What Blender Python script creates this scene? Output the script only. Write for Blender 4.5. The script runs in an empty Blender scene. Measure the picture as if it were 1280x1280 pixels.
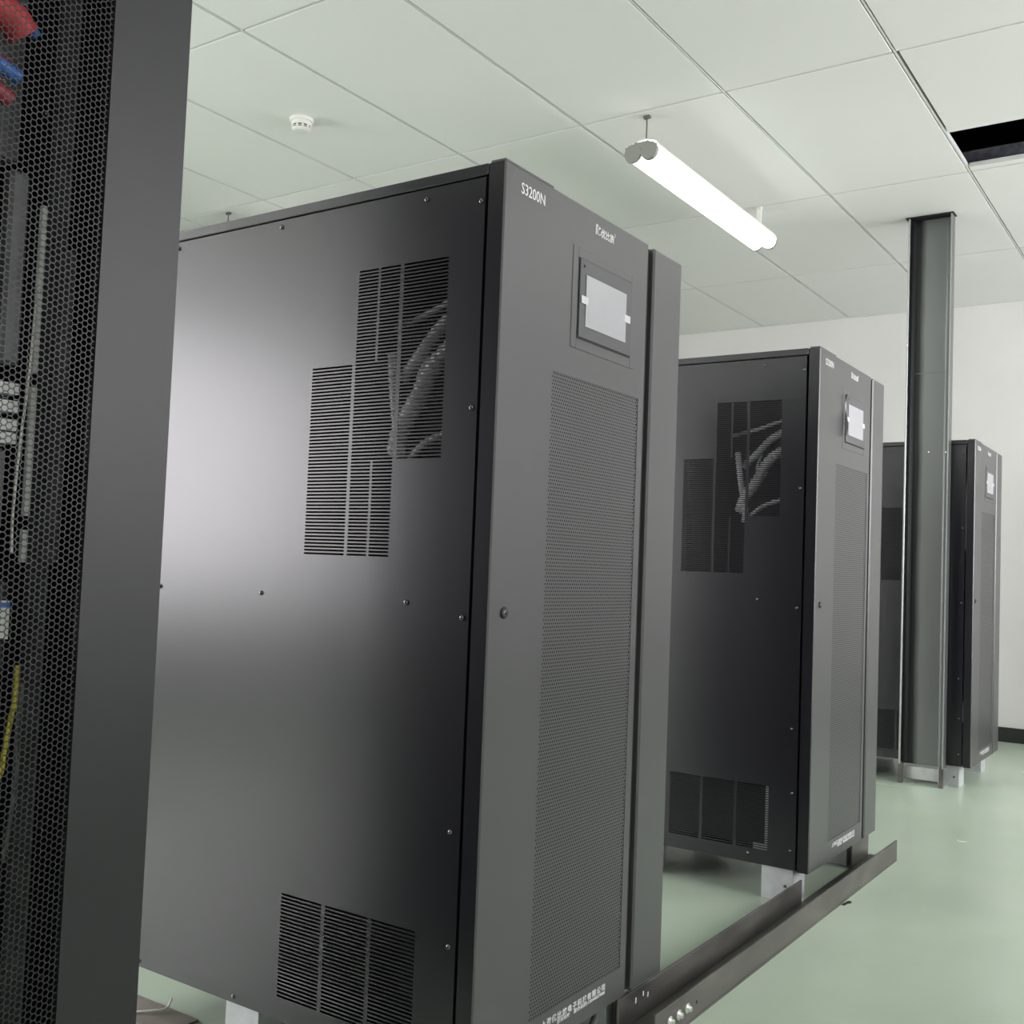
import bpy, math, random
from mathutils import Vector, Matrix
random.seed(7)
SC = bpy.context.scene
COL = SC.collection
PI = math.pi

# ------------------------------------------------------------------ materials
def nodes_of(name):
    m = bpy.data.materials.new(name); m.use_nodes = True
    nt = m.node_tree; nt.nodes.clear()
    out = nt.nodes.new('ShaderNodeOutputMaterial')
    b = nt.nodes.new('ShaderNodeBsdfPrincipled')
    nt.links.new(b.outputs[0], out.inputs[0])
    return m, nt, b, out

def mat(name, col, rough=.5, metal=0., spec=.5, var=.0, vscale=6., rvar=0., bump=0., bscale=200., emit=0., coat=0., ecol=None, stretch=None):
    m, nt, b, out = nodes_of(name)
    b.inputs['Base Color'].default_value = (*col, 1)
    b.inputs['Roughness'].default_value = rough
    b.inputs['Metallic'].default_value = metal
    b.inputs['Specular IOR Level'].default_value = spec
    b.inputs['Coat Weight'].default_value = coat
    if emit:
        b.inputs['Emission Color'].default_value = (*(ecol or col), 1)
        b.inputs['Emission Strength'].default_value = emit
    if var or rvar or bump:
        tc = nt.nodes.new('ShaderNodeTexCoord')
        src = tc.outputs['Object']
        if stretch:
            mp = nt.nodes.new('ShaderNodeMapping'); mp.inputs['Scale'].default_value = stretch
            nt.links.new(src, mp.inputs[0]); src = mp.outputs[0]
    if var or rvar:
        n = nt.nodes.new('ShaderNodeTexNoise'); n.inputs['Scale'].default_value = vscale
        n.inputs['Detail'].default_value = 4
        nt.links.new(src, n.inputs['Vector'])
        if var:
            r = nt.nodes.new('ShaderNodeMapRange')
            r.inputs['From Min'].default_value = .3; r.inputs['From Max'].default_value = .7
            r.inputs['To Min'].default_value = 1 - var; r.inputs['To Max'].default_value = 1 + var
            nt.links.new(n.outputs['Fac'], r.inputs['Value'])
            mx = nt.nodes.new('ShaderNodeVectorMath'); mx.operation = 'SCALE'
            mx.inputs[0].default_value = col
            nt.links.new(r.outputs[0], mx.inputs['Scale'])
            nt.links.new(mx.outputs[0], b.inputs['Base Color'])
        if rvar:
            r = nt.nodes.new('ShaderNodeMapRange')
            r.inputs['From Min'].default_value = .3; r.inputs['From Max'].default_value = .7
            r.inputs['To Min'].default_value = rough - rvar; r.inputs['To Max'].default_value = rough + rvar
            nt.links.new(n.outputs['Fac'], r.inputs['Value'])
            nt.links.new(r.outputs[0], b.inputs['Roughness'])
    if bump:
        n2 = nt.nodes.new('ShaderNodeTexNoise'); n2.inputs['Scale'].default_value = bscale
        nt.links.new(src, n2.inputs['Vector'])
        bp = nt.nodes.new('ShaderNodeBump'); bp.inputs['Strength'].default_value = bump
        bp.inputs['Distance'].default_value = .002
        nt.links.new(n2.outputs['Fac'], bp.inputs['Height'])
        nt.links.new(bp.outputs[0], b.inputs['Normal'])
    return m

M = {}
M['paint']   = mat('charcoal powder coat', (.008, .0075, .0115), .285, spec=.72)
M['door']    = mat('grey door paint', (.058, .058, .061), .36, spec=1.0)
M['groove']  = mat('dark groove', (.012, .012, .012), .6)
M['rackp']   = mat('rack paint', (.020, .021, .023), .42, spec=.45, bump=.08, bscale=900)
M['rackmesh']= mat('rack mesh paint', (.022, .022, .025), .45, spec=.35)
M['dark']    = mat('dark interior', (.012, .012, .013), .7)
M['filter']  = mat('filter foam', (.02, .02, .021), .9)
M['inner']   = mat('inner steel', (.07, .07, .075), .5, metal=.3)
M['galv']    = mat('galvanised steel', (.62, .63, .63), .38, metal=.55, var=.12, vscale=25)
M['foot']    = mat('foot steel', (.60, .61, .64), .42, metal=.35, var=.08, vscale=30)
M['rail']    = mat('raw steel channel', (.125, .12, .11), .46, metal=.35, var=.38, vscale=16, rvar=.08, stretch=(1, .35, 1))
M['rusty']   = mat('brown steel', (.24, .21, .19), .55, metal=.2, var=.2, vscale=14)
M['column']  = mat('column steel', (.17, .175, .175), .34, metal=.6, var=.10, vscale=5, rvar=.05, stretch=(6, 6, .7))
M['cable']   = mat('clear corrugated sleeve', (.52, .53, .53), .35, spec=.7)
M['white']   = mat('white print', (.72, .72, .72), .6)
M['whitepl'] = mat('white plastic', (.78, .78, .73), .45)
M['tab']     = mat('film tab', (.55, .55, .57), .4)
M['screen']  = mat('screen film', (.40, .40, .42), .25, spec=.5, var=.03, vscale=8)
M['bezel']   = mat('display bezel', (.085, .086, .09), .38)
M['bezel2']  = mat('display surround', (.10, .10, .103), .45)
M['black']   = mat('black rubber', (.01, .01, .011), .45)
M['screw']   = mat('black screw', (.16, .16, .17), .22, metal=.9)
M['chrome']  = mat('zinc fastener', (.75, .75, .72), .25, metal=.9)
M['red']     = mat('red insulation', (.55, .04, .045), .5)
M['darkred'] = mat('dark red sleeve', (.34, .03, .045), .5)
M['blue']    = mat('blue sleeve', (.03, .17, .60), .45)
M['yellow']  = mat('yellow green wire', (.62, .53, .04), .4)
M['label']   = mat('paper label', (.75, .77, .74), .6)
M['wall']    = mat('white painted wall', (.81, .80, .785), .7, var=.025, vscale=2.5)
M['wallgrey']= mat('unseen dark wall', (.12, .12, .125), .7)
M['tile']    = mat('ceiling tile', (.825, .83, .805), .75, var=.012, vscale=1.5)
M['tbar']    = mat('ceiling grid bar', (.70, .72, .69), .4)
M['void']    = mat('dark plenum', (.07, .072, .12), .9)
M['beam']    = mat('plenum beam', (.17, .17, .21), .6, var=.35, vscale=40)
def column_ramp():  # column steel, base colour ramped darker towards negative X
    m, nt, b, out = nodes_of('column steel darker at left')
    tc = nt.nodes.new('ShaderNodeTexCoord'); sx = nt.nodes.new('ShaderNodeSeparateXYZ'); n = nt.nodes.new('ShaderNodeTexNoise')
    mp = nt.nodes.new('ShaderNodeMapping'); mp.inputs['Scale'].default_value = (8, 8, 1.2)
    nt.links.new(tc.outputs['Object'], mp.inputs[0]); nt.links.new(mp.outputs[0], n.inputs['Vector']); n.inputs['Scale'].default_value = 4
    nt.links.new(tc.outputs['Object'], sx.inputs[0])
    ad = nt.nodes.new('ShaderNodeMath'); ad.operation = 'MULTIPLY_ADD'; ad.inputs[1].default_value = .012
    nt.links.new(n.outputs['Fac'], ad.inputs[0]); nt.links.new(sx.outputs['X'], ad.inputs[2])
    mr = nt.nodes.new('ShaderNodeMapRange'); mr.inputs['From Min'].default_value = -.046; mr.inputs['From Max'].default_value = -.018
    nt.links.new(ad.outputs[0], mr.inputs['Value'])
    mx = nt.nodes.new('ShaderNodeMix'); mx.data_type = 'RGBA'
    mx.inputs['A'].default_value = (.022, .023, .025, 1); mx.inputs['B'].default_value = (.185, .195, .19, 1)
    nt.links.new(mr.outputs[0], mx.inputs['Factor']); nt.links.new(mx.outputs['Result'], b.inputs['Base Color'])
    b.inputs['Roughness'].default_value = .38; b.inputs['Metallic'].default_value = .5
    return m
M['scale']   = column_ramp()  # column steel, base colour darker towards negative X
M['lip']     = mat('bright cut edge', (.42, .44, .43), .4, metal=.4)
M['skirt']   = mat('black skirting', (.022, .024, .023), .5)
M['lampbody']= mat('lamp end cap', (.26, .275, .25), .5)
M['lampglow']= mat('lamp diffuser', (1, 1, 1), .4, emit=9., ecol=(.99, 1, .97))
def lens_edge():
    m, nt, b, out = nodes_of('ribbed lens edge')
    b.inputs['Base Color'].default_value = (.7, .72, .70, 1); b.inputs['Roughness'].default_value = .25
    tc = nt.nodes.new('ShaderNodeTexCoord'); wv = nt.nodes.new('ShaderNodeTexWave')
    wv.bands_direction = 'Y'; wv.inputs['Scale'].default_value = 9; wv.inputs['Distortion'].default_value = 2.5; wv.inputs['Detail'].default_value = 1
    mr = nt.nodes.new('ShaderNodeMapRange'); mr.inputs['To Min'].default_value = .12; mr.inputs['To Max'].default_value = .75
    nt.links.new(tc.outputs['Object'], wv.inputs['Vector']); nt.links.new(wv.outputs['Fac'], mr.inputs['Value'])
    b.inputs['Emission Color'].default_value = (1, 1, .98, 1); nt.links.new(mr.outputs[0], b.inputs['Emission Strength'])
    return m
M['lampedge']= lens_edge()
M['frame']   = mat('unseen window frame white', (.8, .8, .8), .4)
M['dimgrey'] = mat('dim grey steel', (.11, .115, .115), .5, var=.3, vscale=20)
M['duct']    = mat('grey cable duct', (.36, .37, .38), .5)

def floor_material():
    m, nt, b, out = nodes_of('green epoxy floor')
    tc = nt.nodes.new('ShaderNodeTexCoord')
    def noise(scale, detail, st=(1, 1, 1)):
        mp = nt.nodes.new('ShaderNodeMapping'); mp.inputs['Scale'].default_value = st
        nt.links.new(tc.outputs['Object'], mp.inputs[0])
        n = nt.nodes.new('ShaderNodeTexNoise'); n.inputs['Scale'].default_value = scale
        n.inputs['Detail'].default_value = detail
        nt.links.new(mp.outputs[0], n.inputs['Vector']); return n
    n1 = noise(1.6, 4); n2 = noise(7, 3, (1.0, .6, 1)); n3 = noise(1.3, 2)
    cr = nt.nodes.new('ShaderNodeValToRGB')
    cr.color_ramp.elements[0].position = .2; cr.color_ramp.elements[0].color = (.47, .575, .45, 1)
    cr.color_ramp.elements[1].position = .8; cr.color_ramp.elements[1].color = (.55, .64, .525, 1)
    nt.links.new(n1.outputs['Fac'], cr.inputs[0])
    mr = nt.nodes.new('ShaderNodeMapRange')
    mr.inputs['From Min'].default_value = .2; mr.inputs['From Max'].default_value = .85
    mr.inputs['To Min'].default_value = 1.01; mr.inputs['To Max'].default_value = .95
    nt.links.new(n2.outputs['Fac'], mr.inputs['Value'])
    vm = nt.nodes.new('ShaderNodeVectorMath'); vm.operation = 'SCALE'
    nt.links.new(cr.outputs[0], vm.inputs[0]); nt.links.new(mr.outputs[0], vm.inputs['Scale'])
    nt.links.new(vm.outputs[0], b.inputs['Base Color'])
    r2 = nt.nodes.new('ShaderNodeMapRange')
    r2.inputs['From Min'].default_value = .15; r2.inputs['From Max'].default_value = .85
    r2.inputs['To Min'].default_value = .20; r2.inputs['To Max'].default_value = .30
    nt.links.new(n3.outputs['Fac'], r2.inputs['Value'])
    nt.links.new(r2.outputs[0], b.inputs['Roughness'])
    return m
M['floor'] = floor_material()

def pane_material():
    m = bpy.data.materials.new('unseen window glass'); m.use_nodes = True
    nt = m.node_tree; nt.nodes.clear()
    out = nt.nodes.new('ShaderNodeOutputMaterial')
    t = nt.nodes.new('ShaderNodeBsdfTransparent'); g = nt.nodes.new('ShaderNodeBsdfGlossy'); g.inputs['Roughness'].default_value = .02
    fr = nt.nodes.new('ShaderNodeFresnel'); mx = nt.nodes.new('ShaderNodeMixShader')
    nt.links.new(fr.outputs[0], mx.inputs[0]); nt.links.new(t.outputs[0], mx.inputs[1]); nt.links.new(g.outputs[0], mx.inputs[2])
    nt.links.new(mx.outputs[0], out.inputs[0]); return m
M['pane'] = pane_material()

# ------------------------------------------------------------------ mesh builder
class MB:
    def __init__(s): s.v = []; s.f = []; s.mi = []; s.sm = []
    def add(s, vs, fs, mi=0, smooth=False):
        o = len(s.v); s.v += [tuple(p) for p in vs]
        for f in fs: s.f.append(tuple(i + o for i in f)); s.mi.append(mi); s.sm.append(smooth)
    def quad(s, a, b, c, d, mi=0): s.add([a, b, c, d], [(0, 1, 2, 3)], mi)
    def box(s, x0, x1, y0, y1, z0, z1, mi=0, bev=0.):
        if x0 > x1: x0, x1 = x1, x0
        if y0 > y1: y0, y1 = y1, y0
        if z0 > z1: z0, z1 = z1, z0
        if bev <= 0:
            v = [(x0,y0,z0),(x1,y0,z0),(x1,y1,z0),(x0,y1,z0),(x0,y0,z1),(x1,y0,z1),(x1,y1,z1),(x0,y1,z1)]
            s.add(v, [(0,3,2,1),(4,5,6,7),(0,1,5,4),(1,2,6,5),(2,3,7,6),(3,0,4,7)], mi); return
        b = min(bev, (x1-x0)/2.01, (y1-y0)/2.01, (z1-z0)/2.01)
        # chamfered box : 24 verts
        X = (x0, x1); Y = (y0, y1); Z = (z0, z1); V = []; idx = {}
        for i in (0,1):
            for j in (0,1):
                for k in (0,1):
                    sx = b if i == 0 else -b; sy = b if j == 0 else -b; sz = b if k == 0 else -b
                    idx[(i,j,k,'x')] = len(V); V.append((X[i], Y[j]+sy, Z[k]+sz))
                    idx[(i,j,k,'y')] = len(V); V.append((X[i]+sx, Y[j], Z[k]+sz))
                    idx[(i,j,k,'z')] = len(V); V.append((X[i]+sx, Y[j]+sy, Z[k]))
        F = []
        g = lambda i,j,k,a: idx[(i,j,k,a)]
        F.append([g(0,0,0,'x'),g(0,0,1,'x'),g(0,1,1,'x'),g(0,1,0,'x')]); F.append([g(1,0,0,'x'),g(1,1,0,'x'),g(1,1,1,'x'),g(1,0,1,'x')])
        F.append([g(0,0,0,'y'),g(1,0,0,'y'),g(1,0,1,'y'),g(0,0,1,'y')]); F.append([g(0,1,0,'y'),g(0,1,1,'y'),g(1,1,1,'y'),g(1,1,0,'y')])
        F.append([g(0,0,0,'z'),g(0,1,0,'z'),g(1,1,0,'z'),g(1,0,0,'z')]); F.append([g(0,0,1,'z'),g(1,0,1,'z'),g(1,1,1,'z'),g(0,1,1,'z')])
        for j in (0,1):
            for k in (0,1): F.append([g(0,j,k,'y'),g(1,j,k,'y'),g(1,j,k,'z'),g(0,j,k,'z')])
        for i in (0,1):
            for k in (0,1): F.append([g(i,0,k,'x'),g(i,1,k,'x'),g(i,1,k,'z'),g(i,0,k,'z')])
        for i in (0,1):
            for j in (0,1): F.append([g(i,j,0,'x'),g(i,j,1,'x'),g(i,j,1,'y'),g(i,j,0,'y')])
        for i in (0,1):
            for j in (0,1):
                for k in (0,1): F.append([g(i,j,k,'x'),g(i,j,k,'y'),g(i,j,k,'z')])
        c = Vector(((x0+x1)/2,(y0+y1)/2,(z0+z1)/2)); FF = []
        for f in F:
            p = [Vector(V[i]) for i in f]; n = (p[1]-p[0]).cross(p[2]-p[0]); m_ = sum(p, Vector())/len(p)
            FF.append(tuple(f) if n.dot(m_-c) > 0 else tuple(reversed(f)))
        s.add(V, FF, mi)
    def tube(s, pts, r, n=10, mi=0, caps=True, radii=None):
        pts = [Vector(p) for p in pts]; V = []; F = []; up = None
        for i, p in enumerate(pts):
            t = (pts[min(i+1, len(pts)-1)] - pts[max(i-1, 0)]).normalized()
            if up is None:
                up = t.orthogonal().normalized()
            else:
                up = (up - t*up.dot(t)).normalized()
            w = t.cross(up); rr = radii[i] if radii else r
            for k in range(n):
                a = 2*PI*k/n; V.append(p + (up*math.cos(a) + w*math.sin(a))*rr)
        for i in range(len(pts)-1):
            for k in range(n):
                F.append((i*n+k, i*n+(k+1)%n, (i+1)*n+(k+1)%n, (i+1)*n+k))
        s.add(V, F, mi, True)
        if caps:
            s.add(V[:n], [tuple(reversed(range(n)))], mi); s.add(V[-n:], [tuple(range(n))], mi)
    def lathe(s, prof, c, axis='z', n=20, mi=0, flip=False):
        V = []; F = []
        for (r, h) in prof:
            for k in range(n):
                a = 2*PI*k/n; x, y = r*math.cos(a), r*math.sin(a)
                p = {'z': (x, y, h), 'x': (h, x, y), 'y': (y, h, x)}[axis]
                V.append((c[0]+p[0], c[1]+p[1], c[2]+p[2]))
        m_ = len(prof)
        for i in range(m_-1):
            for k in range(n):
                q = (i*n+k, i*n+(k+1)%n, (i+1)*n+(k+1)%n, (i+1)*n+k)
                F.append(q)
        s.add(V, F, mi, True)
        s.add(V[:n], [tuple(reversed(range(n)))], mi); s.add(V[-n:], [tuple(range(n))], mi)
    def plate(s, fn, u0, u1, v0, v1, holes, thick=None, mi=0):
        """flat plate in (u,v) with rectangular holes; fn(u,v,d) -> xyz ; thick = depth of the hole walls"""
        us = sorted(set([u0, u1] + [round(h[i], 6) for h in holes for i in (0, 1)]))
        vs = sorted(set([v0, v1] + [round(h[i], 6) for h in holes for i in (2, 3)]))
        us = [u for u in us if u0 <= u <= u1]; vs = [v for v in vs if v0 <= v <= v1]
        byrow = {}
        for j in range(len(vs)-1):
            vm = (vs[j]+vs[j+1])/2
            spans = sorted((h[0], h[1]) for h in holes if h[2] < vm < h[3])
            cur = u0
            key = tuple(spans)
            byrow.setdefault(j, key)
        # merge identical consecutive rows
        j = 0
        while j < len(vs)-1:
            k = j
            while k+1 < len(vs)-1 and byrow[k+1] == byrow[j]: k += 1
            cur = u0
            for a, b in list(byrow[j]) + [(u1, u1)]:
                if a - cur > 1e-7:
                    s.quad(fn(cur, vs[j], 0), fn(a, vs[j], 0), fn(a, vs[k+1], 0), fn(cur, vs[k+1], 0), mi)
                cur = b
            j = k+1
        if thick:
            for h in holes:
                a, b, c, d = h
                P = [(a, c), (b, c), (b, d), (a, d)]
                for q in range(4):
                    p0, p1 = P[q], P[(q+1) % 4]
                    s.quad(fn(*p0, 0), fn(*p0, thick), fn(*p1, thick), fn(*p1, 0), mi)
    def mesh(s, name, mats):
        me = bpy.data.meshes.new(name); me.from_pydata(s.v, [], s.f)
        for m in mats: me.materials.append(m)
        me.polygons.foreach_set('material_index', s.mi)
        me.polygons.foreach_set('use_smooth', s.sm)
        me.update(); return me
    def build(s, name, mats, parent=None):
        if not isinstance(mats, (list, tuple)): mats = [mats]
        o = bpy.data.objects.new(name, s.mesh(name, mats)); COL.objects.link(o)
        if parent: o.parent = parent
        return o

def box_obj(name, m, parent, *a, **k):
    b = MB(); b.box(*a, **k); return b.build(name, m, parent)

def tag(o, label=None, cat=None, group=None, kind=None):
    if label: o['label'] = label
    if cat: o['category'] = cat
    if group: o['group'] = group
    if kind: o['kind'] = kind
    return o

def thing(name, label, cat, loc=(0, 0, 0), group=None):
    o = bpy.data.objects.new(name, None); COL.objects.link(o); o.location = loc
    o.empty_display_size = .1
    return tag(o, label, cat, group)

def struct(o):
    o['kind'] = 'structure'; return o

def copy_tree(o, parent=None):
    c = o.copy(); COL.objects.link(c)
    if parent: c.parent = parent
    for ch in list(o.children): copy_tree(ch, c)
    return c

def spline(pts, n=8):
    P = [Vector(p) for p in pts]; P = [P[0]*2-P[1]] + P + [P[-1]*2-P[-2]]; out = []
    for i in range(1, len(P)-2):
        for k in range(n):
            t = k/n; a, b, c, d = P[i-1], P[i], P[i+1], P[i+2]
            out.append(.5*((2*b)+(-a+c)*t+(2*a-5*b+4*c-d)*t*t+(-a+3*b-3*c+d)*t**3))
    out.append(P[-2]); return out

def text_obj(name, body, size, m, parent, origin, udir, vdir, width=None, bold=0.0, space=1.0):
    """lettering as flat mesh; udir = reading direction, vdir = up"""
    cu = bpy.data.curves.new(name, 'FONT'); cu.body = body; cu.size = size; cu.extrude = 0.0002
    cu.offset = bold; cu.resolution_u = 3; cu.space_character = space
    tmp = bpy.data.objects.new(name + '_tmp', cu); COL.objects.link(tmp)
    dg = bpy.context.evaluated_depsgraph_get(); dg.update()
    me = bpy.data.meshes.new_from_object(tmp.evaluated_get(dg)); bpy.data.objects.remove(tmp)
    xs = [v.co.x for v in me.vertices]
    sc = 1.
    if xs and width: sc = width/(max(xs)-min(xs))
    x0 = min(xs) if xs else 0
    U = Vector(udir); V = Vector(vdir); N = U.cross(V); O = Vector(origin)
    for v in me.vertices:
        c = v.co.copy(); v.co = O + U*((c.x-x0)*sc) + V*c.y + N*c.z
    me.materials.clear(); me.materials.append(m)
    me.name = name
    o = bpy.data.objects.new(name, me); COL.objects.link(o); o.parent = parent
    return o

# ------------------------------------------------------------------ dimensions (metres, from the photograph)
CEIL = 2.679; XL, XR, YB, YF = -4.737, 3.063, -3.694, 7.02
FZ = .097                      # underside of the cabinets
H = 1.511; W = .677; D = .86

# ------------------------------------------------------------------ room
b = MB(); b.box(XL-.2, XR+.2, YB-.2, YF+.2, -.1, 0); struct(b.build('floor', M['floor']))

def wall_panel(name, fn, u0, u1, v0, v1, holes, thick):
    b = MB(); b.plate(fn, u0, u1, v0, v1, holes, thick)
    b.plate(lambda u, v, d: fn(u, v, thick), u0, u1, v0, v1, holes)
    return struct(b.build(name, M['wall']))
WT = .18
winL = [(-3.45, -1.35, .6, 2.5), (-1.1, 1.0, .6, 2.5)]  # unseen windows, placed to throw the sheen on the nearest side panel
winR = [(1.7, 3.7, 1.0, 2.5), (4.1, 6.7, .8, 2.5)]  # unseen windows, added to brighten the cabinet fronts and far end
wall_panel('unseen_wall_left', lambda u, v, d: (XL-d, u, v), YB, YF, 0, 3.2, winL, WT).data.materials[0] = M['wallgrey']  # unseen wall, dark colour put in to darken reflections on cabinet sides
wall_panel('wall_right', lambda u, v, d: (XR+d, u, v), YB, YF, 0, 3.2, winR, WT)
b = MB(); b.box(XL-WT, XR+WT, YF, YF+.15, 0, 3.2); struct(b.build('wall_far', M['wall']))
b = MB(); b.box(XL-WT, XR+WT, YB-.15, YB, 0, 3.2); struct(b.build('wall_near', M['wall']))
SK = .087
b = MB(); b.box(XL, XR, YF-.012, YF, 0, SK, bev=.002); struct(b.build('baseboard_far', M['skirt']))
b = MB(); b.box(XL, XR, YB, YB+.012, 0, SK, bev=.002); struct(b.build('baseboard_near', M['skirt']))
b = MB(); b.box(XL, XL+.012, YB+.012, YF-.012, 0, SK, bev=.002); struct(b.build('baseboard_left', M['skirt']))
b = MB(); b.box(XR-.012, XR, YB+.012, YF-.012, 0, SK, bev=.002); struct(b.build('baseboard_right', M['skirt']))
nwin = 0
for side, X, sg, wins in (('l', XL, -1, winL), ('r', XR, 1, winR)):
    for (y0, y1, z0, z1) in wins:
        nwin += 1
        b = MB(); xa, xb = X+sg*.06, X+sg*.11
        b.box(xa, xb, y0, y0+.05, z0, z1); b.box(xa, xb, y1-.05, y1, z0, z1)
        b.box(xa, xb, y0+.05, y1-.05, z0, z0+.05); b.box(xa, xb, y0+.05, y1-.05, z1-.05, z1)
        ym = (y0+y1)/2; b.box(xa, xb, ym-.03, ym+.03, z0+.05, z1-.05)
        f = struct(b.build('window_%d' % nwin, M['frame']))  # unseen window, added for reflections and brightness
        p = MB(); xm = (xa+xb)/2
        for ya, yb in ((y0+.05, ym-.03), (ym+.03, y1-.05)):
            p.quad((xm, ya, z0+.05), (xm, yb, z0+.05), (xm, yb, z1-.05), (xm, ya, z1-.05))
        p.build('window_pane', M['pane'], f)  # pane of the added unseen window

# suspended ceiling : tiles on the measured 0.6 x 1.2 m grid, with a missing strip near the column
gx = [-2.937 + .6*i for i in range(-3, 11)]
gy = [3.506 + 1.2*j for j in range(-6, 3)] + [YF]
b = MB(); T = .020
for i in range(len(gx)-1):
    for j in range(len(gy)-1):
        x0, x1, y0, y1 = gx[i]+.0075, gx[i+1]-.0075, gy[j]+.0058, gy[j+1]-.0058
        if abs(gx[i]-.063) < .01 and abs(gy[j]-3.506) < .01:
            b.box(x0+.006, x1, y0, 4.252, CEIL, CEIL+T, bev=.001)
            b.box(x0, x1, 4.655, y1, CEIL, CEIL+T, bev=.001)
        else:
            b.box(x0, x1, y0, y1, CEIL, CEIL+T, bev=.001)
struct(b.build('ceiling', M['tile']))
b = MB()
for x in gx: b.box(x-.0032, x+.0032, YB, YF, CEIL+.001, CEIL+.02)
struct(b.build('trim_1', M['tbar']))
b = MB()
for y in gy[1:-1]:
    for i in range(len(gx)-1): b.box(gx[i]+.0036, gx[i+1]-.0036, y-.0014, y+.0014, CEIL+.003, CEIL+.02)
b.box(XL, XR, YF-.016, YF, CEIL-.004, CEIL+.02)
struct(b.build('trim_2', M['tbar']))
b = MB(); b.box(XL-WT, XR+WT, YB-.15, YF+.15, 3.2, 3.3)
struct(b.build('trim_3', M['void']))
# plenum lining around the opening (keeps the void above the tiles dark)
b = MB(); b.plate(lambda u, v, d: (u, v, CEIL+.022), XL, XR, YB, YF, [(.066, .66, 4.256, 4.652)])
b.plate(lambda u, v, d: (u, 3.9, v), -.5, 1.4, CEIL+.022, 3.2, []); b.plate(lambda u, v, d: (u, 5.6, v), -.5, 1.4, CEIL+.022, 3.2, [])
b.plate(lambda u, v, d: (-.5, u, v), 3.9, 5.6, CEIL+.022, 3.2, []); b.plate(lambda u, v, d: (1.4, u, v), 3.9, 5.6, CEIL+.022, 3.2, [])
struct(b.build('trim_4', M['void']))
b = MB(); y0 = 4.70
b.box(-.499, 1.399, y0, y0+.09, 2.703, 2.710); b.box(-.499, 1.399, y0, y0+.09, 2.760, 2.767); b.box(-.499, 1.399, y0+.002, y0+.010, 2.710, 2.760)
tag(b.build('steel_beam', M['beam']), 'dark grey steel beam seen through the black gap in the ceiling', 'beam')

# ------------------------------------------------------------------ UPS cabinets
VP = .00632
def vent_holes():
    z0 = 1.4597
    cols = {'a': (-.4235, -.3245), 'b': (-.3165, -.2195), 'c': (-.2105, -.1125)}
    hs = []
    for r in range(82):
        zt = z0 - r*VP; zb = zt - .0034
        if r >= 27: hs.append((*cols['a'], zb, zt))
        if r <= 26 or r >= 55:
            hs.append((-.3165, -.2705, zb, zt)); hs.append((-.2650, -.2195, zb, zt))
        else: hs.append((*cols['b'], zb, zt))
        if r <= 54: hs.append((*cols['c'], zb, zt))
    for r in range(28):
        zt = .3262 - r*.0067; zb = zt - .0036
        for c in ((-.4385, -.3390), (-.3300, -.2300), (-.2210, -.1235)): hs.append((*c, zb, zt))
    return [(a, b_, c, d) for (a, b_, c, d) in hs]

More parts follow.
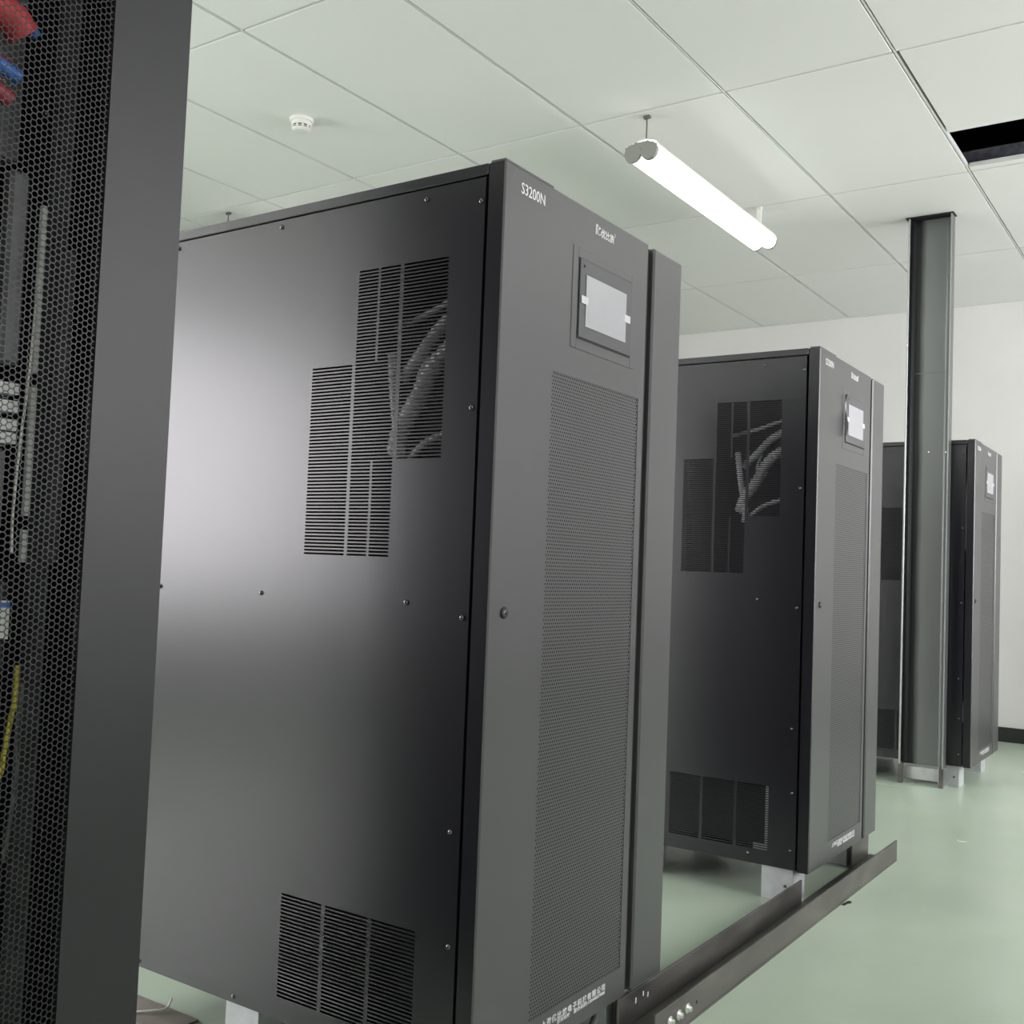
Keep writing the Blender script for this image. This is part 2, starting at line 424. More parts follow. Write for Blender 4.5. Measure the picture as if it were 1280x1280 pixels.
def make_ups():
    z0, z1 = FZ, FZ+H
    t = thing('ups_cabinet', 'nearest and largest dark grey power cabinet with slotted side vents, beside the honeycomb rack', 'power cabinet', (0, 0, 0), 'row of grey power cabinets')
    # side panels
    holes = vent_holes()
    for k, (yy, sg) in enumerate(((0.0015, 1), (W-.0015, -1))):
        b = MB()
        b.plate(lambda u, v, d: (u, yy+sg*d, v), -D+.006, -.0405, z0+.004, 1.5855, holes, .0016)
        b.box(-D+.006, -.0395, yy+sg*.0002, yy+sg*.006, z0+.004, z0+.0055); b.box(-D+.006, -.0395, yy+sg*.0002, yy+sg*.008, 1.584, 1.5855)
        b.box(-.0415, -.0405, yy+sg*.0002, yy+sg*.008, z0+.0055, 1.584); b.box(-D+.006, -D+.007, yy+sg*.0002, yy+sg*.008, z0+.0055, 1.584)
        sp = b.build('side_panel', M['paint'], t)
        for (x, z) in ((-.5246,1.572),(-.1665,1.567),(-.0480,1.545),(-.0516,1.1965),(-.531,.868),(-.174,.8677),(-.0537,.8485),(-.0597,.4996),(-.0555,.153),(-.0541,.317),(-.5516,.1123),(-.181,.126),(-.83,1.572),(-.83,.868),(-.83,.112)):
            s = MB(); s.lathe([(.0048, -.0), (.0046, .0018), (.0032, .0032), (.0014, .0038)], (0, 0, 0), 'y', 12)
            so = s.build('screw', M['screw'], sp); so.location = (x, yy, z)
            if sg > 0: so.rotation_euler = (0, 0, PI)
    # frame, top, bottom, back
    b = MB()
    b.box(-D, -.036, 0, W, 1.5885, z1, bev=.0015)
    b.build('top_cover', M['paint'], t)
    b = MB()
    b.box(-D, -.040, .010, W-.010, z0, z0+.012)
    for x in (-D+.01, -.075):
        for y in (.012, W-.042): b.box(x, x+.03, y, y+.03, z0+.012, 1.586)
    for zz in (.62, .70):
        b.box(-D+.04, -.075, .014, .03, zz, zz+.02); b.box(-D+.04, -.075, W-.03, W-.014, zz, zz+.02)
    b.box(-D, -D+.005, .004, W-.004, z0, 1.588); b.box(-.039, -.0345, .016, W-.016, z0+.012, 1.588)  # front bulkhead added to stop light leaking through the door seam
    b.build('body_frame', [M['inner']], t)
    # dark equipment core inside
    b = MB()
    b.box(-D+.06, -.26, .16, W-.16, z0+.03, .86, bev=.004)
    b.box(-D+.06, -.46, .12, W-.12, .92, 1.54, bev=.004)
    for i in range(5): b.box(-.255, -.235, .17, W-.17, .16+i*.12, .25+i*.12, bev=.003)
    b.build('power_module', M['dark'], t)
    b = MB(); b.box(-D+.03, -.075, .155, .158, z0+.02, 1.57); b.build('light_baffle', M['dark'], t)  # added sheet, blocks the lit far panel from showing through the slots
    b = MB()                                   # bright galvanised upright seen through the lower slots
    b.box(-.140, -.128, .022, .026, .15, .34); b.box(-.128, -.095, .022, .026, .11, .36)
    b.box(-.175, -.095, .0225, .0255, .12, .155)
    b.build('inner_upright', M['galv'], t)
    bundles = [
        ([(-.10,.05,1.412),(-.15,.06,1.400),(-.21,.07,1.385),(-.30,.09,1.37)], .006),
        ([(-.09,.035,1.372),(-.12,.035,1.366),(-.16,.04,1.345),(-.20,.045,1.308),(-.25,.06,1.27)], .0115),
        ([(-.09,.035,1.318),(-.13,.035,1.305),(-.17,.035,1.270),(-.195,.035,1.225),(-.235,.04,1.175),(-.255,.05,1.13)], .0165),
        ([(-.10,.04,1.168),(-.14,.04,1.160),(-.18,.04,1.145),(-.215,.045,1.120),(-.24,.05,1.10)], .007),
        ([(-.262,.04,1.31),(-.255,.038,1.26),(-.245,.036,1.20),(-.232,.036,1.13),(-.236,.04,1.10)], .0095),
        ([(-.19,.05,1.30),(-.20,.04,1.26),(-.175,.04,1.235)], .004),
    ]
    for pts, r in bundles:
        P = spline(pts, 14)
        rad = [r*(1+.10*math.sin(i*1.6)) for i in range(len(P))]
        b = MB(); b.tube(P, r, 10, radii=rad); b.build('cable_bundle', M['cable'], t)
    # front door : flat panel with perforated grille opening, plus raised top-left lip
    y1 = .515
    gy0, gy1, gz0, gz1 = .166, .492, .158, 1.284
    b = MB()
    b.plate(lambda u, v, d: (-d, u, v), 0.0025, y1, z0+.0015, z1-.0035, [(gy0, gy1, gz0, gz1)], .002)
    b.plate(lambda u, v, d: (-.0335, u, v), 0.0, y1+.004, z0, z1-.002, [])
    b.box(-.0335, -.0025, 0, .0012, z0, z1-.002, 1, bev=.0004)                    # left return
    b.quad((0, .0025, z0+.0015), (0, .0025, z1-.0035), (-.0025, 0, z1-.002), (-.0025, 0, z0))
    b.quad((-.0335, 0, z1-.0015), (-.0335, y1, z1-.0015), (-.0015, y1, z1-.0015), (-.0015, .0015, z1-.0015))
    b.quad((-.0015, .0015, z1-.0015), (-.0015, y1, z1-.0015), (0, y1, z1-.0035), (0, .0025, z1-.0035))
    b.quad((-.0335, 0, z0), (0, .0025, z0+.0015), (0, y1, z0+.0015), (-.0335, y1, z0))
    b.box(-.032, -.002, .002, .153, z1-.0015, z1+.0035, bev=.001)               # small step on the top edge
    b.quad((0, y1, z0+.0015), (0, y1, z1-.0035), (-.013, y1+.006, z1-.0035), (-.013, y1+.006, z0+.0015))
    door = b.build('front_door', [M['door'], M['paint']], t)
    b = MB(); b.box(-.03, -.012, y1+.004, .548, z0+.001, z1-.003); b.build('door_groove', M['groove'], t)
    b = MB(); b.box(-.0335, 0, .5455, W, z0-.001, z1-.001, bev=.004); b.build('door_trim_strip', M['door'], t)
    # perforated grille
    b = MB(); px = .0072; pz = .00632; hr = .00195
    nr = int((gz1-gz0)/pz); nc = int((gy1-gy0)/px)
    px = (gy1-gy0)/(nc+.5); pz = (gz1-gz0)/nr
    for r in range(nr):
        off = (r % 2)*px/2; za = gz0+r*pz; zb = za+pz; zc = (za+zb)/2
        if off: b.quad((-.0012, gy0, za), (-.0012, gy0+off, za), (-.0012, gy0+off, zb), (-.0012, gy0, zb))
        else: b.quad((-.0012, gy1-px/2, za), (-.0012, gy1, za), (-.0012, gy1, zb), (-.0012, gy1-px/2, zb))
        for c in range(nc):
            ya = gy0+off+c*px; yb = ya+px; yc = (ya+yb)/2; X = -.0012
            hx = [(yc+hr*math.cos(a), zc+hr*math.sin(a)) for a in [k*PI/3 for k in range(6)]]
            V = [(X, ya, za), (X, yb, za), (X, yb, zc), (X, yb, zb), (X, ya, zb), (X, ya, zc)] + [(X, p, q) for p, q in hx]
            b.add(V, [(2, 3, 4, 5, 9, 8, 7, 6), (5, 0, 1, 2, 6, 11, 10, 9)])
    b.build('perforated_grille', M['door'], door)
    b = MB(); b.quad((-.007, gy0-.003, gz0-.003), (-.007, gy1+.003, gz0-.003), (-.007, gy1+.003, gz1+.003), (-.007, gy0-.003, gz1+.003))
    b.build('filter_foam', M['filter'], door)
    # lock
    b = MB(); c = (0, .043, .859)
    b.lathe([(.0095, 0), (.0095, .002), (.008, .0035), (.0062, .0035)], c, 'x', 20, 0)
    b.lathe([(.0058, .0036), (.0056, .0046), (.0038, .005)], c, 'x', 16, 1)
    b.lathe([(.0022, .0051), (.0020, .0056)], c, 'x', 8, 0)
    b.build('lock', [M['black'], M['screw']], door)
    # display
    b = MB()
    def frame(X0, X1, ya, yb, za, zb, w, mi):
        b.box(X0, X1, ya, ya+w, za, zb, mi, .001); b.box(X0, X1, yb-w, yb, za, zb, mi, .001)
        b.box(X0, X1, ya+w, yb-w, za, za+w, mi, .001); b.box(X0, X1, ya+w, yb-w, zb-w, zb, mi, .001)
    dy = lambda y: y-1.4055
    frame(.0001, .0012, dy(1.627), dy(1.872), 1.338, 1.527, .019, 0)
    b.build('display_surround', M['door'], door)
    b = MB(); b.box(.0002, .0012, dy(1.646), dy(1.853), 1.357, 1.508, 0)
    b.build('display_gap', M['groove'], door)
    b = MB(); b.box(.0013, .0040, dy(1.6495), dy(1.852), 1.3605, 1.507, 0, .0010)
    bz = b.build('touch_display', M['bezel'], t)
    b = MB(); b.box(.0046, .0052, dy(1.6705), dy(1.8265), 1.383, 1.4795, 0, .0002); b.build('screen', M['screen'], bz)
    b = MB(); b.box(.0053, .0056, dy(1.6535), dy(1.678), 1.424, 1.438); b.build('film_tab', M['tab'], bz)
    b = MB(); b.box(.0053, .0056, dy(1.819), dy(1.8435), 1.424, 1.4385); b.build('film_tab', M['tab'], bz)
    b = MB(); b.lathe([(.003, .0046), (.0028, .0049)], (0, dy(1.663), 1.494), 'x', 12); b.build('status_light', M['groove'], bz)
    # lettering
    U, V = (0, 1, 0), (0, 0, 1)
    text_obj('model_lettering', 'S3200N', .027, M['white'], door, (.0006, .047, 1.5655), U, V, .0745, .0003)
    b = MB()                                        # emblem in front of the logo characters
    ex, ey, ez = .0006, .2985, 1.5665
    b.box(ex, ex+.0003, ey, ey+.0022, ez, ez+.020); b.box(ex, ex+.0003, ey+.0035, ey+.009, ez+.0165, ez+.020)
    b.box(ex, ex+.0003, ey+.0035, ey+.006, ez, ez+.020); b.box(ex, ex+.0003, ey+.011, ey+.019, ez+.014, ez+.017)
    b.tube([(ex, ey+.015+.006*math.cos(a), ez+.0075+.006*math.sin(a)) for a in [k*PI/8+PI/2 for k in range(14)]], .0011, 5)
    b.build('logo_emblem', M['white'], door)
    text_obj('logo_lettering', '优比施', .0185, M['white'], door, (.0006, .3205, 1.5675), U, V, .050, .0003)
    text_obj('registered_mark', '®', .009, M['white'], door, (.0006, .3715, 1.581), U, V, .005, .0002)
    text_obj('company_lettering', '上海优比施电子科技有限公司', .0135, M['white'], door, (.0006, .2065, .1345), U, V, .2265, .0003, 1.3)
    text_obj('service_lettering', '技术支持', .0078, M['white'], door, (.0006, .2600, .1262), U, V, .043, .0002)
    text_obj('service_lettering', '服务热线:13044037088', .0078, M['white'], door, (.0006, .3175, .1262), U, V, .1155, .0002)
    # feet : folded U brackets
    def foot(x0, x1, y0_, y1_):
        b = MB(); s_ = .004
        sg = 1 if y1_ > y0_ else -1
        b.box(x0, x1, y0_, y0_+sg*s_, 0, FZ, bev=.0008)
        b.box(x0, x0+s_, y0_+sg*s_, y1_, 0, FZ); b.box(x1-s_, x1, y0_+sg*s_, y1_, 0, FZ)
        b.box(x0+s_, x1-s_, y0_+sg*s_, y1_, FZ-s_, FZ); b.box(x0+s_, x1-s_, y0_+sg*s_, y1_, 0, s_)
        f = b.build('foot', M['foot'], t)
        c = MB(); c.lathe([(.0045, 0), (.004, .002)], (0, 0, 0), 'y', 10); h = c.build('bolt', M['screw'], f)
        h.location = ((x1-.022), y0_-sg*.002, .045)
    for xa, xb in ((-.147, -.053), (-.594, -.504)):
        foot(xa, xb, .022, .125); foot(xa, xb, W-.14, W-.030)
    return t

ups = make_ups()
Y1, Y2, Y3 = 1.4055, 3.0207, 5.2527
ups.location = (0, Y1, 0)
for y, lab in ((Y2, 'middle grey power cabinet of the row, standing over the far end of the steel channel'), (Y3, 'farthest and smallest power cabinet, half hidden behind the steel column')):
    c = copy_tree(ups); c.location = (0, y, 0); tag(c, lab)
    if y == Y2: middle = c

# protective film peeling off the display of the middle cabinet
b = MB()
zz = [1.375+.01*i for i in range(14)]
for i in range(len(zz)-1):
    o0 = .008+.006*math.sin(i*.5); o1 = .008+.006*math.sin((i+1)*.5)
    b.quad((.006, .232, zz[i]), (o0+.004, .222-.004*math.sin(i*.4), zz[i]), (o1+.004, .222-.004*math.sin((i+1)*.4), zz[i+1]), (.006, .232, zz[i+1]))
film = b.build('peeling_film', M['tab'], middle)
film['label'] = 'loose clear film strip peeling off the display edge'

# ------------------------------------------------------------------ perforated rack on the left
RY0, RY1, RH, RD = .15, .7675, 2.02, .88
rk = thing('server_rack', 'tall black rack with honeycomb mesh door at the left edge', 'rack', (0, RY0, 0))
RW = RY1-RY0; my0, my1, mz0, mz1 = .10, RW-.0985, .12, 1.94
b = MB()
b.plate(lambda u, v, d: (-d, u, v), .0015, RW-.0015, .03, RH-.01, [(my0, my1, mz0, mz1)], .012)
b.box(-.026, 0-.0002, RW-.0015, RW, .03, RH-.01); b.box(-.026, -.0002, 0, .0015, .03, RH-.01)
b.box(-.026, -.0002, .0015, RW-.0015, RH-.0102, RH-.0095); b.box(-.026, -.0002, .0015, RW-.0015, .029, .03)
rdoor = b.build('mesh_door', M['rackp'], rk)
b = MB(); pz = .00675; px = pz*math.sin(PI/3); R = pz/math.sqrt(3); r = (pz/2-.00062)/math.cos(PI/6)
nc = int((my1-my0)/px)+2; nr = int((mz1-mz0)/pz)+2
CA = [(math.cos(k*PI/3), math.sin(k*PI/3)) for k in range(6)]
for c in range(nc):
    yc = my1 - .001 - c*px
    if yc < my0-.002: continue
    for q in range(nr):
        zc = mz0 + q*pz + (pz/2 if c % 2 else 0)
        if zc > mz1+.003: continue
        V = [(-.002, yc+R*a, zc+R*s) for a, s in CA] + [(-.002, yc+r*a, zc+r*s) for a, s in CA]
        b.add(V, [(k, (k+1) % 6, 6+(k+1) % 6, 6+k) for k in range(6)])
b.build('honeycomb_mesh', M['rackmesh'], rdoor)
b = MB()
b.box(-RD, -.028, 0, .002, .03, RH-.01); b.build('side_panel', M['rackp'], rk)
b = MB(); b.box(-RD, -.028, RW-.002, RW, .03, RH-.01); b.build('side_panel', M['rackp'], rk)
b = MB(); b.box(-RD, -.028, 0, RW, RH-.0095, RH, bev=.002); b.build('top_cover', M['rackp'], rk)
b = MB(); b.box(-RD, -.028, 0, RW, .0, .03); b.build('base', M['black'], rk)
b = MB(); b.box(-RD, -RD+.003, .002, RW-.002, .03, RH-.01); b.build('back_panel', M['dark'], rk)
L = lambda y: y-RY0
b = MB()       # inner uprights
for y in (L(.648), ):
    b.box(-.085, -.080, y, y+.007, .97, 1.11); b.box(-.085, -.080, y, y+.006, 1.125, 1.31); b.box(-.085, -.080, y, y+.0065, .92, .955)
b.build('bright_post', M['white'], rk)
b = MB(); b.box(-.10, -.082, L(.686), L(.692), .92, 1.27); b.box(-.14, -.10, L(.692), L(.694), .2, 1.9); b.build('grey_post', M['dimgrey'], rk)
b = MB(); b.box(-.10, -.082, L(.612), L(.635), 1.13, 1.34, bev=.004); b.box(-.10, -.084, L(.612), L(.628), .955, 1.04, bev=.004); b.build('cable_duct', M['dimgrey'], rk)
b = MB()
for z in (1.105, 1.086, 1.066, 1.052): b.box(-.30, -.080, L(.45), L(.634), z-.0065, z+.0055)
b.build('shelf_edge', M['white'], rk)
b = MB(); b.tube(spline([(-.078,L(.646),1.20),(-.078,L(.643),1.12),(-.078,L(.638),1.05),(-.078,L(.6345),.97),(-.078,L(.636),.93)]), .0016, 6); b.build('thin_wire', M['whitepl'], rk)
b = MB(); b.tube(spline([(-.10,L(.50),1.515),(-.085,L(.56),1.505),(-.08,L(.597),1.499),(-.08,L(.614),1.484)]), .018, 12, radii=None); b.build('red_cable', M['red'], rk)
b = MB(); b.tube(spline([(-.09,L(.618),1.502),(-.085,L(.626),1.497),(-.085,L(.632),1.493)]), .006, 10); b.build('blue_sleeve', M['blue'], rk)
b = MB(); b.tube(spline([(-.10,L(.52),1.448),(-.082,L(.575),1.446),(-.08,L(.612),1.437)]), .008, 10); b.build('blue_sleeve', M['blue'], rk)
b = MB(); b.tube(spline([(-.11,L(.52),1.425),(-.085,L(.57),1.422),(-.085,L(.606),1.412)]), .009, 10); b.build('dark_red_cable', M['darkred'], rk)
b = MB(); b.tube(spline([(-.12,L(.52),1.458),(-.10,L(.57),1.458),(-.10,L(.61),1.452)]), .009, 10); b.build('dark_red_cable', M['darkred'], rk)
b = MB(); b.box(-.14, -.12, L(.45), L(.642), 1.36, 1.56, bev=.003); b.build('breaker_plate', M['dimgrey'], rk)
b = MB(); b.box(-.30, -.0815, L(.47), L(.637), .80, .90, bev=.003); b.build('meter_box', M['dark'], rk)
b = MB(); b.box(-.081, -.080, L(.56), L(.639), .838, .879, 0); b.box(-.0799, -.0796, L(.56), L(.639), .8715, .877, 1)
b.build('label_sticker', [M['label'], M['blue']], rk)
b = MB(); b.tube(spline([(-.08,L(.652),.81),(-.08,L(.6515),.775),(-.08,L(.648),.755),(-.08,L(.643),.72),(-.08,L(.636),.69),(-.09,L(.60),.66)]), .003, 8); b.build('earth_wire', M['yellow'], rk)
b = MB(); b.tube(spline([(-.08,L(.658),.79),(-.08,L(.656),.74),(-.08,L(.657),.68),(-.09,L(.655),.60)]), .0028, 8); b.build('grey_wire', M['dimgrey'], rk)
b = MB()
for z, y in ((1.41,.645),(.99,.69),(.66,.70),(.60,.70),(.47,.70)): b.lathe([(.0025, 0), (.0020, .0015)], (-.078, L(y), z), 'x', 8)
b.build('zinc_screws', M['chrome'], rk)

# ------------------------------------------------------------------ steel column
cx0, cx1, cy0, cy1 = -.3025, -.1045, 5.185, 5.2455
cl = thing('steel_column', 'grey steel channel column rising from floor to ceiling in front of the farthest cabinet', 'column', ((cx0+cx1)/2, cy0, 0))
ox, oy = cl.location.x, cl.location.y
def channel_section(x0, x1, y0, y1, th, rad, n=5):
    """outline of a C section open towards -y, with rounded inner corners"""
    P = [(x0, y0), (x0, y1), (x1, y1), (x1, y0), (x1-th*.6, y0), (x1-th, y0+th*.4)]
    for k in range(n+1):
        a = k*PI/2/n; P.append((x1-th-rad+rad*math.cos(a), y1-th-rad+rad*math.sin(a)))
    for k in range(n+1):
        a = PI/2+k*PI/2/n; P.append((x0+th+rad+rad*math.cos(a), y1-th-rad+rad*math.sin(a)))
    P += [(x0+th, y0+th*.4), (x0+th*.6, y0)]
    return P
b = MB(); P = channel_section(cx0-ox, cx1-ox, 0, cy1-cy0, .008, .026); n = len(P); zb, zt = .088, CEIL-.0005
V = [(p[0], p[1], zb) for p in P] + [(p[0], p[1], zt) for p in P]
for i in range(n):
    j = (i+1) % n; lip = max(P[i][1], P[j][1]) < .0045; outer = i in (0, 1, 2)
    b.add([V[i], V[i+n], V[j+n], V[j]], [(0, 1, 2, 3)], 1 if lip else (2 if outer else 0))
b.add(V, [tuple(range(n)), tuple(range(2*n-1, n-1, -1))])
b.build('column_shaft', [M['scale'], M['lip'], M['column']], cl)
for xa in (cx0-ox+.0, cx1-ox-.017):
    b = MB(); b.box(xa, xa+.008, 0, cy1-cy0, 0, .0875, bev=.001); b.box(xa-.001, xa+.018, .002, .008, .0, .095, bev=.001); b.build('leg', M['rail'], cl)
b = MB(); b.box(cx0-ox+.02, cx1-ox-.02, .052, .056, .018, .075, bev=.001); b.build('cross_plate', M['galv'], cl)
b = MB(); b.box(cx0-ox-.012, cx1-ox+.006, -.006, cy1-cy0+.004, CEIL-.006, CEIL-.001); b.build('head_plate', M['dark'], cl)
for x, z in ((-.2024, 1.553), (-.126, 1.55)):
    b = MB(); b.lathe([(.0045, 0), (.004, -.004)], (x-ox, cy1-cy0-.0095, z), 'y', 10); b.build('bolt', M['chrome'], cl)
for z in (2.087, 2.062, 1.85, 1.83):
    b = MB(); b.lathe([(.0035, 0), (.003, -.003)], (cx0-ox+.005, 0, z), 'y', 10); b.build('bolt', M['chrome'], cl)
b = MB(); b.box(cx0-ox+.03, cx1-ox-.012, cy1-cy0-.0105, cy1-cy0-.0095, 1.93, 1.9325); b.build('weld_seam', M['column'], cl)

# ------------------------------------------------------------------ floor channel
RS, RE = 1.94, 3.745
ch = thing('floor_channel', 'long raw steel U channel lying on the green floor along the cabinet fronts', 'steel channel', (.0165, RS, 0))
b = MB(); xb, xf = -.032-.0165, .060-.0165; th = .006; Ln = RE-RS; hh = .068
b.box(xb, xf, 0, Ln, 0, th)
b.box(xf-th, xf, 0, Ln, th, hh, bev=.001)
# back flange, cut away between 3.045 and 3.53
b.box(xb, xb+th, 0, 3.045-RS, th, hh+.004, bev=.001)
b.box(xb, xb+th, 3.53-RS, 3.715-RS, th, hh+.012, bev=.002)
b.box(xb-.0, xb+th+.004, 0, .010, th, .083, bev=.003)
b.build('channel_body', M['rail'], ch)
for i, y in enumerate((2.005, 2.046, 2.088)):
    b = MB(); b.lathe([(.0105, 0), (.0105, .0025), (.0095, .003), (.0060, .003), (.0060, .009), (.005, .010)], (xf, y-RS, .036), 'x', 14); b.build('bolt', M['chrome'], ch)
for i, y in enumerate((2.135, )):
    b = MB(); b.lathe([(.004, 0), (.0035, .0006)], (xf, y-RS, .034), 'x', 10); b.build('drilled_hole', M['dark'], ch)
for y, z, r in ((2.0217, .050, .006), (2.055, .054, .005), (2.077, .046, .005)):
    b = MB(); b.box(xb+th, xb+th+.001, y-RS-.002, y-RS+.0025, z-r, z+r, bev=.0004); b.build('slot', M['white'], ch)
# cross channel lying under the nearest cabinet
b = MB(); b.box(0, .62, 0, .087, 0, .005, bev=.001)
o = b.build('flat_bar', M['rusty']); o.location = (-1.34, 1.385, 0)
tag(o, 'flat brown steel bar on the floor beneath the near side of the nearest cabinet', 'steel bar')
b = MB(); b.tube(spline([(-.90,1.392,.0075),(-.855,1.40,.0075),(-.815,1.430,.0105),(-.800,1.455,.012),(-.803,1.470,.026)]), .0022, 8)
tag(b.build('white_wire', M['whitepl']), 'short bent white wire on the steel bar below the nearest cabinet', 'wire')
b = MB(); b.tube(spline([(-.09,1.79,.012),(-.045,1.80,.03),(-.035,1.86,.050),(-.06,1.90,.060),(-.10,1.87,.068),(-.13,1.84,.074)]), .0085, 10)
tag(b.build('black_cable', mat('cable jacket', (.10, .105, .10), .4)), 'looped dark cable hanging under the front of the nearest cabinet', 'cable')
b = MB(); b.box(0, .008, 0, .05, 0, .002); b.box(.006, .013, .03, .042, 0, .0025)
o = b.build('debris_scrap', M['black']); o.location = (.0625, 3.13, 0); o.rotation_euler = (0, 0, -.1)
tag(o, 'small dark scrap on the floor against the steel channel', 'scrap')
b = MB(); b.box(0, .03, 0, .004, 0, .002); b.box(.0, .004, .004, .02, 0, .002)
o = b.build('paper_scrap', M['whitepl']); o.location = (.165, 4.18, 0); o.rotation_euler = (0, 0, .4)
tag(o, 'tiny white scrap lying on the open green floor', 'scrap')

# ------------------------------------------------------------------ lamps
def make_lamp():
    t = thing('ceiling_lamp', 'lit twin-tube batten lamp hanging from the ceiling above the middle cabinet', 'lamp', (0, 0, CEIL), 'batten lamps under the ceiling')
    zc = 2.523-CEIL; LR = .034; cxo = .034; Lh = 1.27
    def prof(r_add=0., drop=0.):
        """outline of two lobes joined by a domed top, in x,z"""
        P = []
        for k in range(11):                       # right lobe bottom
            a = -PI*.78 + k*(PI*.78+.35)/10; P.append((cxo+(LR+r_add)*math.cos(a), (LR+r_add)*math.sin(a)))
        P += [(.052, .036+r_add), (.030, .043+r_add), (0, .046+r_add), (-.030, .043+r_add), (-.052, .036+r_add)]
        for k in range(11):
            a = PI-.35 + k*(PI*.78+.35)/10; P.append((-cxo+(LR+r_add)*math.cos(a), (LR+r_add)*math.sin(a)))
        return P
    P = prof(); n = len(P)
    def extr(y0, y1, sc, m, name, capm=None):
        b = MB(); V = [(p[0]*sc, y0, zc+p[1]*sc) for p in P] + [(p[0]*sc, y1, zc+p[1]*sc) for p in P]
        for i in range(n):
            a_, c_ = P[i], P[(i+1) % n]; side = (a_[0]+c_[0])/2 < -.038 and (a_[1]+c_[1])/2 < .012
            b.add([V[i], V[(i+1) % n], V[(i+1) % n+n], V[i+n]], [(0, 1, 2, 3)], 1 if side else 0, True)
        b.add(V[:n], [tuple(range(n-1, -1, -1))], 0); b.add(V[n:], [tuple(range(n))], 0)
        return b.build(name, m, t)
    extr(.016, Lh-.016, .985, [M['lampglow'], M['lampedge']], 'diffuser')
    for y0, y1 in ((0, .016), (Lh-.016, Lh)):
        # end cap : two round lobes
        b = MB()
        for sx in (-1, 1): b.lathe([(.0345, y0), (.0365, (y0+y1)/2), (.0355, y1)], (sx*cxo, 0, zc), 'y', 24)
        b.box(-.03, .03, y0+.002, y1-.002, zc+.0, zc+.040, bev=.002)
        cap = b.build('end_cap', M['lampbody'], t)
        for sx, a in ((-1, 2.5), (-1, 4.4), (1, .6), (1, 1.7), (-1, 1.35), (1, 5.3)):
            c = MB(); c.box(-.003, .003, y0-.0005, y0+.012, .0335, .0395, bev=.0008)
            o = c.build('clip', M['lampbody'], cap); o.location = (sx*cxo, 0, zc); o.rotation_euler = (0, -(a-PI/2), 0)
    b = MB(); Q = [(.0705, .008), (.0675, .022), (.054, .0375), (.031, .0450), (0, .0480), (-.031, .0450), (-.054, .0375), (-.0675, .022), (-.0705, .008)]
    for i in range(len(Q)-1):
        (xa, za), (xb_, zb_) = Q[i], Q[i+1]
        b.quad((xa, .0155, zc+za), (xa, Lh-.0155, zc+za), (xb_, Lh-.0155, zc+zb_), (xb_, .0155, zc+zb_))
    b.box(-.020, .020, .016, Lh-.016, zc+.0482, zc+.054, bev=.002)
    for sx in (-1, 1): b.box(sx*.0705, sx*.0725, .0155, Lh-.0155, zc+.004, zc+.010)
    b.build('lamp_housing', M['whitepl'], t)
    for y in (.045, 1.205):
        b = MB(); b.tube([(0, y, zc+.05), (0, y, -.004)], .0030, 8); b.box(-.014, .014, y-.008, y+.008, -.0125, -.0005, bev=.002)
        if y > .1: b.box(-.012, .012, y-.003, y+.003, zc+.05, -.010, bev=.001)
        b.box(-.006, .006, y-.006, y+.006, zc+.05, zc+.062, bev=.001)
        b.build('hanger', mat('hanger steel', (.16, .165, .16), .4, metal=.5) if y < .1 else M['whitepl'], t)
    return t
lamp = make_lamp(); lamp.location = (-.868, 3.503, CEIL)
labs = {(-3.236, 3.503): 'hidden batten lamp at left, only its hanger clip showing above the nearest cabinet'}
for (x, y) in ((-3.236, 3.503), (1.53, 3.503), (-3.236, -.1), (-.868, -.1), (1.53, -.1), (-.868, -2.6), (1.53, -2.6)):  # copies after the first are unseen lamps added for room light
    c = copy_tree(lamp); c.location = (x, y, CEIL)
    lab = labs.get((x, y)) or 'unseen batten lamp added for room light, %s %s' % ({-3.236: 'near the left wall', -.868: 'over the rack', 1.53: 'over the aisle'}[x], {3.503: 'beside the far cabinets', -.1: 'level with the camera', -2.6: 'behind the camera'}[y])
    tag(c, lab)

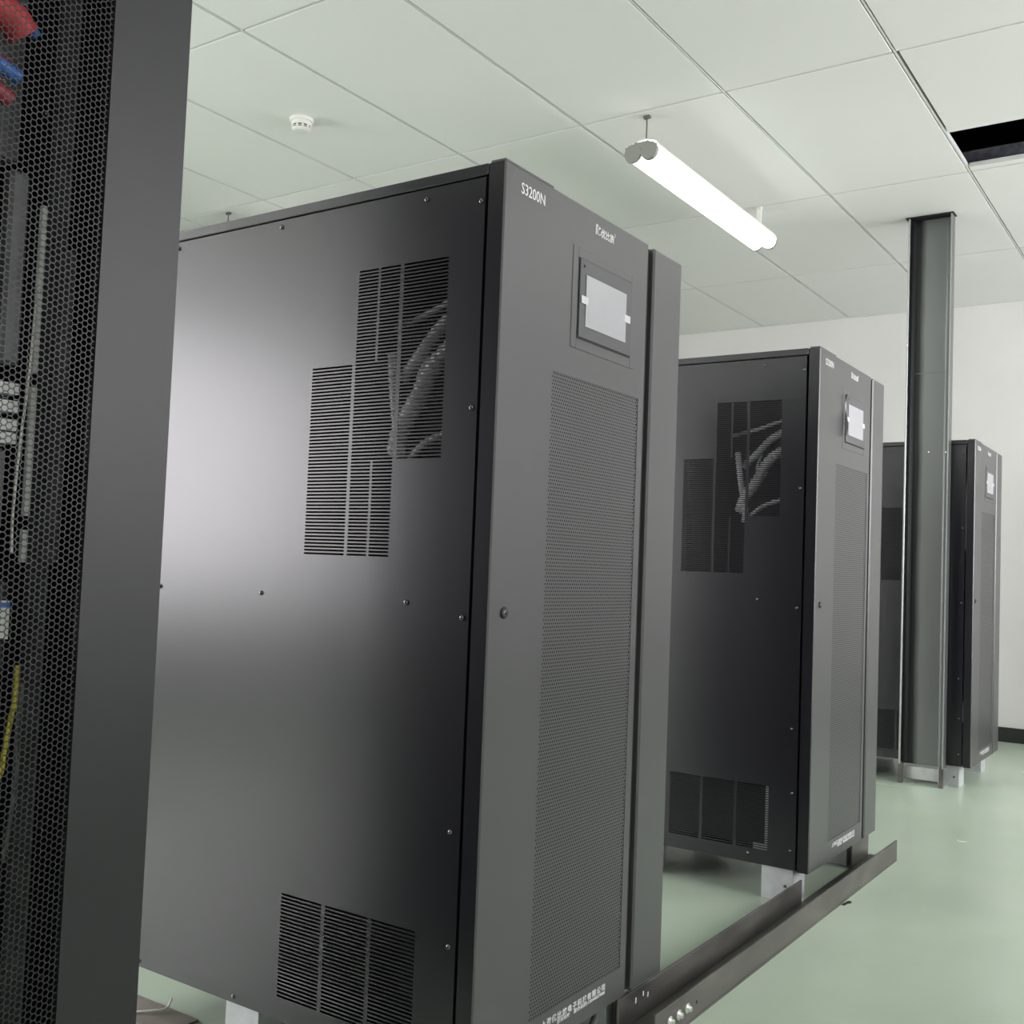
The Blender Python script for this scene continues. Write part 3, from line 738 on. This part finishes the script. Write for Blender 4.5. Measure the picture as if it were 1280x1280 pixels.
# smoke detector
b = MB(); b.lathe([(.047, 0), (.047, -.010), (.044, -.013)], (0, 0, 0), 'z', 28)
sd = thing('smoke_detector', 'round white smoke detector on the ceiling above the nearest cabinet', 'smoke detector', (-2.075, 2.915, CEIL))
b.build('base', M['whitepl'], sd)
b = MB(); b.lathe([(.040, -.013), (.040, -.020), (.0375, -.028)], (0, 0, 0), 'z', 28); b.build('housing', M['whitepl'], sd)
b = MB(); b.lathe([(.0345, -.028), (.0335, -.040)], (0, 0, 0), 'z', 28); b.build('sensor_chamber', M['dark'], sd)
b = MB()
for k in range(10):
    a = 2*PI*k/10
    for s_ in (-.09, .09):
        pass
    ca, sa = math.cos(a), math.sin(a)
    V = []
    for (r_, z_) in ((.034, -.028), (.0385, -.028), (.0375, -.041), (.033, -.041)):
        for w in (-.004, .004): V.append((ca*r_-sa*w, sa*r_+ca*w, z_))
    b.add(V, [(0, 1, 3, 2), (2, 3, 5, 4), (4, 5, 7, 6), (6, 7, 1, 0), (0, 2, 4, 6), (1, 7, 5, 3)])
b.lathe([(.0372, -.0335), (.0372, -.0355)], (0, 0, 0), 'z', 28)
b.lathe([(.0375, -.040), (.034, -.047), (.020, -.050), (.004, -.0505)], (0, 0, 0), 'z', 28)
b.build('cage', M['whitepl'], sd)

# ------------------------------------------------------------------ light
w = bpy.data.worlds.new('daylight'); SC.world = w; w.use_nodes = True
bg = w.node_tree.nodes['Background']; bg.inputs[0].default_value = (.985, .96, .985, 1); bg.inputs[1].default_value = 12.2
for (X, sg, wins) in ((XL, 1, winL), (XR, -1, winR)):
    for (y0, y1, z0, z1) in wins:
        ld = bpy.data.lights.new('daylight_portal', 'AREA'); ld.shape = 'RECTANGLE'; ld.size = z1-z0; ld.size_y = y1-y0
        ld.cycles.is_portal = True
        lo = bpy.data.objects.new('daylight_portal', ld); COL.objects.link(lo)
        lo.location = (X-sg*.13, (y0+y1)/2, (z0+z1)/2); lo.rotation_euler = (0, -sg*PI/2, 0)

# ------------------------------------------------------------------ camera (solved from the photograph)
f, cxm, czm, yaw, pitch, roll = 1328.28, .9976, .935, .5988, .0517, .0383
cy_, sy = math.cos(yaw), math.sin(yaw); cp, sp = math.cos(pitch), math.sin(pitch)
F = Vector((-sy*cp, cy_*cp, sp)); Rv = Vector((cy_, sy, 0)); Uv = Rv.cross(F)
c_, s_ = math.cos(roll), math.sin(roll)
R2 = Rv*c_ + Uv*s_; U2 = -Rv*s_ + Uv*c_
cam = bpy.data.cameras.new('camera'); co = bpy.data.objects.new('camera', cam); COL.objects.link(co)
mtx = Matrix((R2, U2, -F)).transposed().to_4x4(); mtx.translation = Vector((cxm, 0, czm)); co.matrix_world = mtx
cam.sensor_width = 36; cam.sensor_fit = 'HORIZONTAL'; cam.lens = f/1280*36; cam.clip_start = .02
SC.camera = co
SC.view_settings.view_transform = 'Standard'
SC.view_settings.look = 'None'
SC.view_settings.exposure = 0.0
